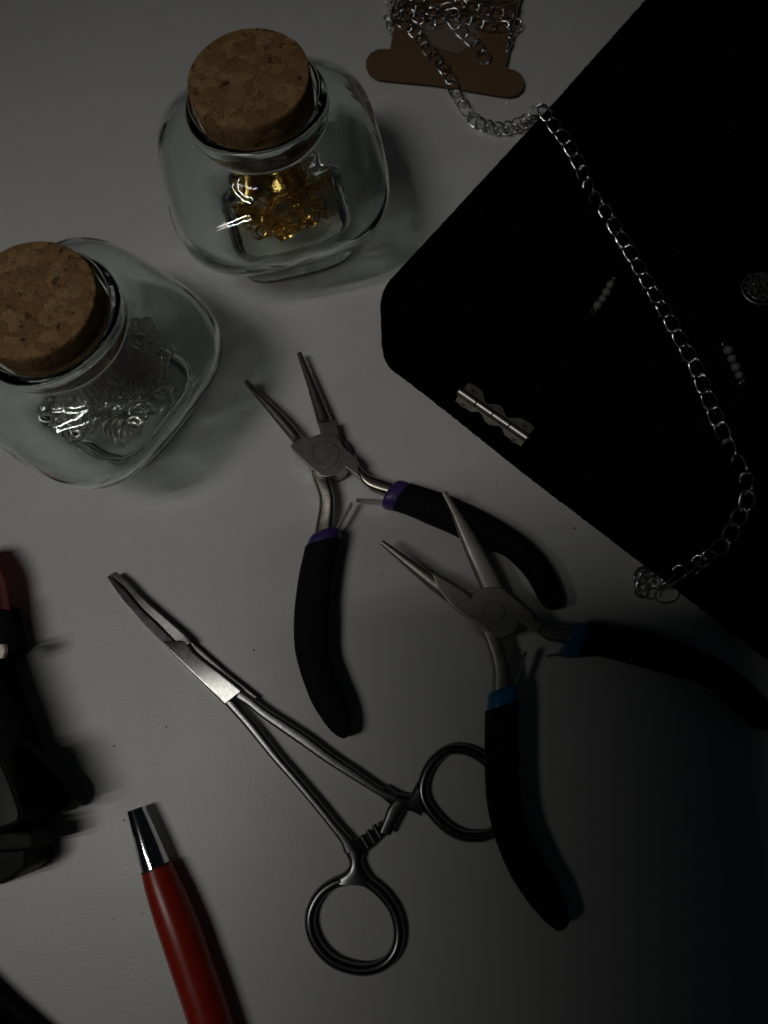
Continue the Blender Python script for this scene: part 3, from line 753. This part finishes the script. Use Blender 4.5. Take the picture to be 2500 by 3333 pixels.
# loose heap at its end
for (x, y, z, a, r, s_) in ((2100,1878,2.2,20,55,1.0),(2090,1908,2.6,80,25,1.0),(2130,1900,3.0,-40,60,.9),(2112,1925,1.6,-15,10,1.0),(2172,1938,1.0,12,4,1.05),(2098,1890,4.2,50,-30,1.0)):
    p = at(x, y, z); put_link(p, Vector((math.cos(RD(a)), math.sin(RD(a)), 0)), RD(r), 0, s_)
o = build('end_ring', *torus_data(at(2098,1884,2.6), 3.9*MM, .45*MM, Vector((.25,-.2,1)), 32, 8), SILVER, chain, None, 180)

# ------------------------------------------------------------------ hinge lying at the tray edge
ch = crop(1430, 1200, 4.74)
hg = thing('small_hinge', 'small nickel hinge with screwed wings near the tray edge', 'hinge', at(*ch(850,680), 6))
ax_a, ax_b = ch(285,330), ch(1380,1095)
A_, B_ = at(*ch(300,345), 8.0), at(*ch(1368,1080), 8.0); AX = (B_-A_); LN = AX.length/MM
cuts = [0, .262, .498, .735, 1.0]
for i in range(4):
    l0, l1 = cuts[i]*LN+.12, cuts[i+1]*LN-.12; r = 1.58 if i in (0, 3) else 1.5
    revolve('knuckle', [(r-.25,l0),(r,l0+.2),(r,l1-.2),(r-.25,l1)], GUNMETAL, hg, A_, AX, 28, 30)
revolve('hinge_pin', [(.8,-.55),(1.0,-.3),(1.0,LN+.3),(.8,LN+.55)], DARKLINE, hg, A_, AX, 20, 30)
side = Vector((0,0,1)).cross(AX).normalized()
if side.y < 0: side = -side
axn = AX.normalized()
def leaf(sg, drop, big):
    prof = [(0.02,0,7.4),(.10,0,8.2),(.22,0,7.6),(.29,0,5.2),(.36,0,3.6),(.5,0,7.0),(.64,0,3.6),(.71,0,5.2),(.78,0,7.6),(.90,0,8.2),(.98,0,7.4)]
    P = crom([(a, c*big) for a, _, c in prof], 4); V = []; Fc = []
    dr = (side*sg*math.cos(RD(drop)) - Vector((0,0,1))*math.sin(RD(drop))).normalized()
    nn = dr.cross(axn).normalized()
    if nn.z < 0: nn = -nn
    for a, c in P:
        for wv, th in ((1.1, 0), (c*.62, 0), (c*.62, -.5), (1.1, -.5)):
            V.append(A_ + AX*a + dr*wv*MM + nn*th*MM - Vector((0,0,.0004)))
    for i in range(len(P)-1):
        for k in range(4): Fc.append((i*4+k, i*4+(k+1) % 4, i*4+4+(k+1) % 4, i*4+4+k))
    Fc += [(0,1,2,3), tuple(len(V)-4+i for i in (3,2,1,0))]
    lf_ = build('leaf_plate', V, Fc, LEAFM, hg, None, 30)
    for a in (.13, .87):
        c0 = A_ + AX*a + dr*3.1*MM - Vector((0,0,.0004))
        revolve('screw', [(1.35,-.1),(1.42,.12),(1.3,.24),(.8,.27),(.01,.27)], LEAFM, hg, c0, nn, 22, 30)
        for u in ((dr+axn).normalized(), (dr-axn).normalized()):
            v = nn.cross(u); V = []
            for x, y, z in ((-1,-1,0),(1,-1,0),(1,1,0),(-1,1,0),(-1,-1,1),(1,-1,1),(1,1,1),(-1,1,1)):
                V.append(c0 + u*x*.95*MM + v*y*.2*MM + nn*(-.05+z*.36)*MM)
            build('screw_slot', V, [(0,1,2,3),(4,5,6,7),(0,1,5,4),(1,2,6,5),(2,3,7,6),(3,0,4,7)], DARKLINE, hg, None, 0)
leaf(1, 6, 1.12); leaf(-1, 44, .92)

# ------------------------------------------------------------------ pearl strands and crystal cluster on the tray
cp4 = crop(1700, 300, 2.011)
def strand(label, pts, sizes):
    s_ = thing('pearl_strand', label, 'pearls', at(*cp4(*pts[len(pts)//2]), 4), 'short pearl strands on the tray')
    for (x, y), r in zip(pts, sizes):
        c = at(*cp4(x, y), 3.45 + r)
        V = []; Fc = []; NS, NR = 16, 10
        for i in range(1, NR):
            ph_ = math.pi*i/NR
            for k in range(NS): V.append(c + Vector((math.sin(ph_)*math.cos(2*math.pi*k/NS), math.sin(ph_)*math.sin(2*math.pi*k/NS), math.cos(ph_)*.94))*r*MM)
        for i in range(NR-2):
            for k in range(NS): Fc.append((i*NS+k, i*NS+(k+1) % NS, (i+1)*NS+(k+1) % NS, (i+1)*NS+k))
        Fc += [tuple(range(NS)), tuple(range((NR-2)*NS, (NR-1)*NS))]
        build('pearl', V, Fc, PEARL, s_, None, 180)
    P = [at(*cp4(x, y), 4.6) for x, y in pts]
    d0 = (P[0]-P[1]).normalized(); d1 = (P[-1]-P[-2]).normalized()
    for p, d, r in ((P[0], d0, sizes[0]), (P[-1], d1, sizes[-1])):
        build('wire_loop', *torus_data(p + d*(r+1.3)*MM, 1.0*MM, .22*MM, Vector((.3,.1,1)), 18, 6), SILVER, s_, None, 180)
    return s_
strand('short strand of four pearls on the tray left of the chain', [(574,1262),(550,1310),(525,1352),(494,1395)], [1.5,1.7,1.5,1.7])
strand('short strand of pearls on the tray right of the chain', [(1345,1690),(1372,1745),(1395,1800),(1418,1852)], [1.7,1.6,1.7,1.5])
br = thing('crystal_brooch', 'cluster brooch of clear crystals at the right edge of the tray', 'brooch', at(2475, 940, 4))
cb = at(2478, 935, 6)
for k in range(40):
    a = k*2.39996; r = 6.2*math.sqrt(k/40)
    p = cb + Vector((r*math.cos(a), r*math.sin(a), 2.2*(1-(r/7)**2)))*MM
    d = star_data(p, random.uniform(.8,1.2)*MM, Vector((math.cos(a)*r*.09, math.sin(a)*r*.09, 1)) + rnd_dir(.5)*.5, .0005, 4, .75, random.random()*3)
    build('crystal', d[0], d[1], CRYST, br, None, 0)
D = [torus_data(cb + Vector((0,0,-.001)), rr*MM, .35*MM, Vector((0,0,1)), 30, 6) for rr in (2.5, 4.6, 6.6)]
build('setting', *join(D), GUNMETAL, br, None, 180)

# ------------------------------------------------------------------ lint on the tray
D = []
for k in range(70):
    x, y = random.uniform(1290, 2500), random.uniform(120, 1900)
    if (x-1240)*.77 + 1160 < y - 20 or (2100-x)*1.09 > y - 30: continue
    c = at(x, y, 5.08); a = random.random()*6.28; d = Vector((math.cos(a), math.sin(a), 0))*random.uniform(.12,.5)*MM; nrm = Vector((-d.y, d.x, 0)).normalized()*.07*MM
    D.append(([c-d-nrm, c+d-nrm, c+d+nrm, c-d+nrm, c+Vector((0,0,.00012))], [(0,1,4),(1,2,4),(2,3,4),(3,0,4)]))
o = build('lint_specks', *join(D), SPECK, None, None, 0); o['kind'] = 'stuff'; tag(o, 'pale lint specks caught on the black velvet tray', 'lint')

# ------------------------------------------------------------------ crumbs on the table
D = []
for x, y, r in ((827,2116,.45),(541,2366,.42),(371,2428,.4),(404,2670,.45),(1870,1720,.5),(1616,1572,.4),(1243,1870,.3),(370,2990,.25),(465,2975,.25),(766,1514,.25),(1198,1203,.3),(902,2318,.25),(1310,1680,.22),(1505,1470,.3),(703,1989,.2),(1440,2440,.25)):
    c = at(x, y, .0); V = []; N = 7
    for k in range(N): a = 2*math.pi*k/N; V.append(c + Vector((math.cos(a), math.sin(a), 0))*r*random.uniform(.6,1)*MM + Vector((0,0,.00002)))
    V.append(c + Vector((0,0,r*.35*MM)))
    D.append((V, [(k, (k+1) % N, N) for k in range(N)]))
o = build('dust_specks', *join(D), SPECK, None, None, 60); o['kind'] = 'stuff'; tag(o, 'scattered tiny grey crumbs on the white table', 'crumbs')
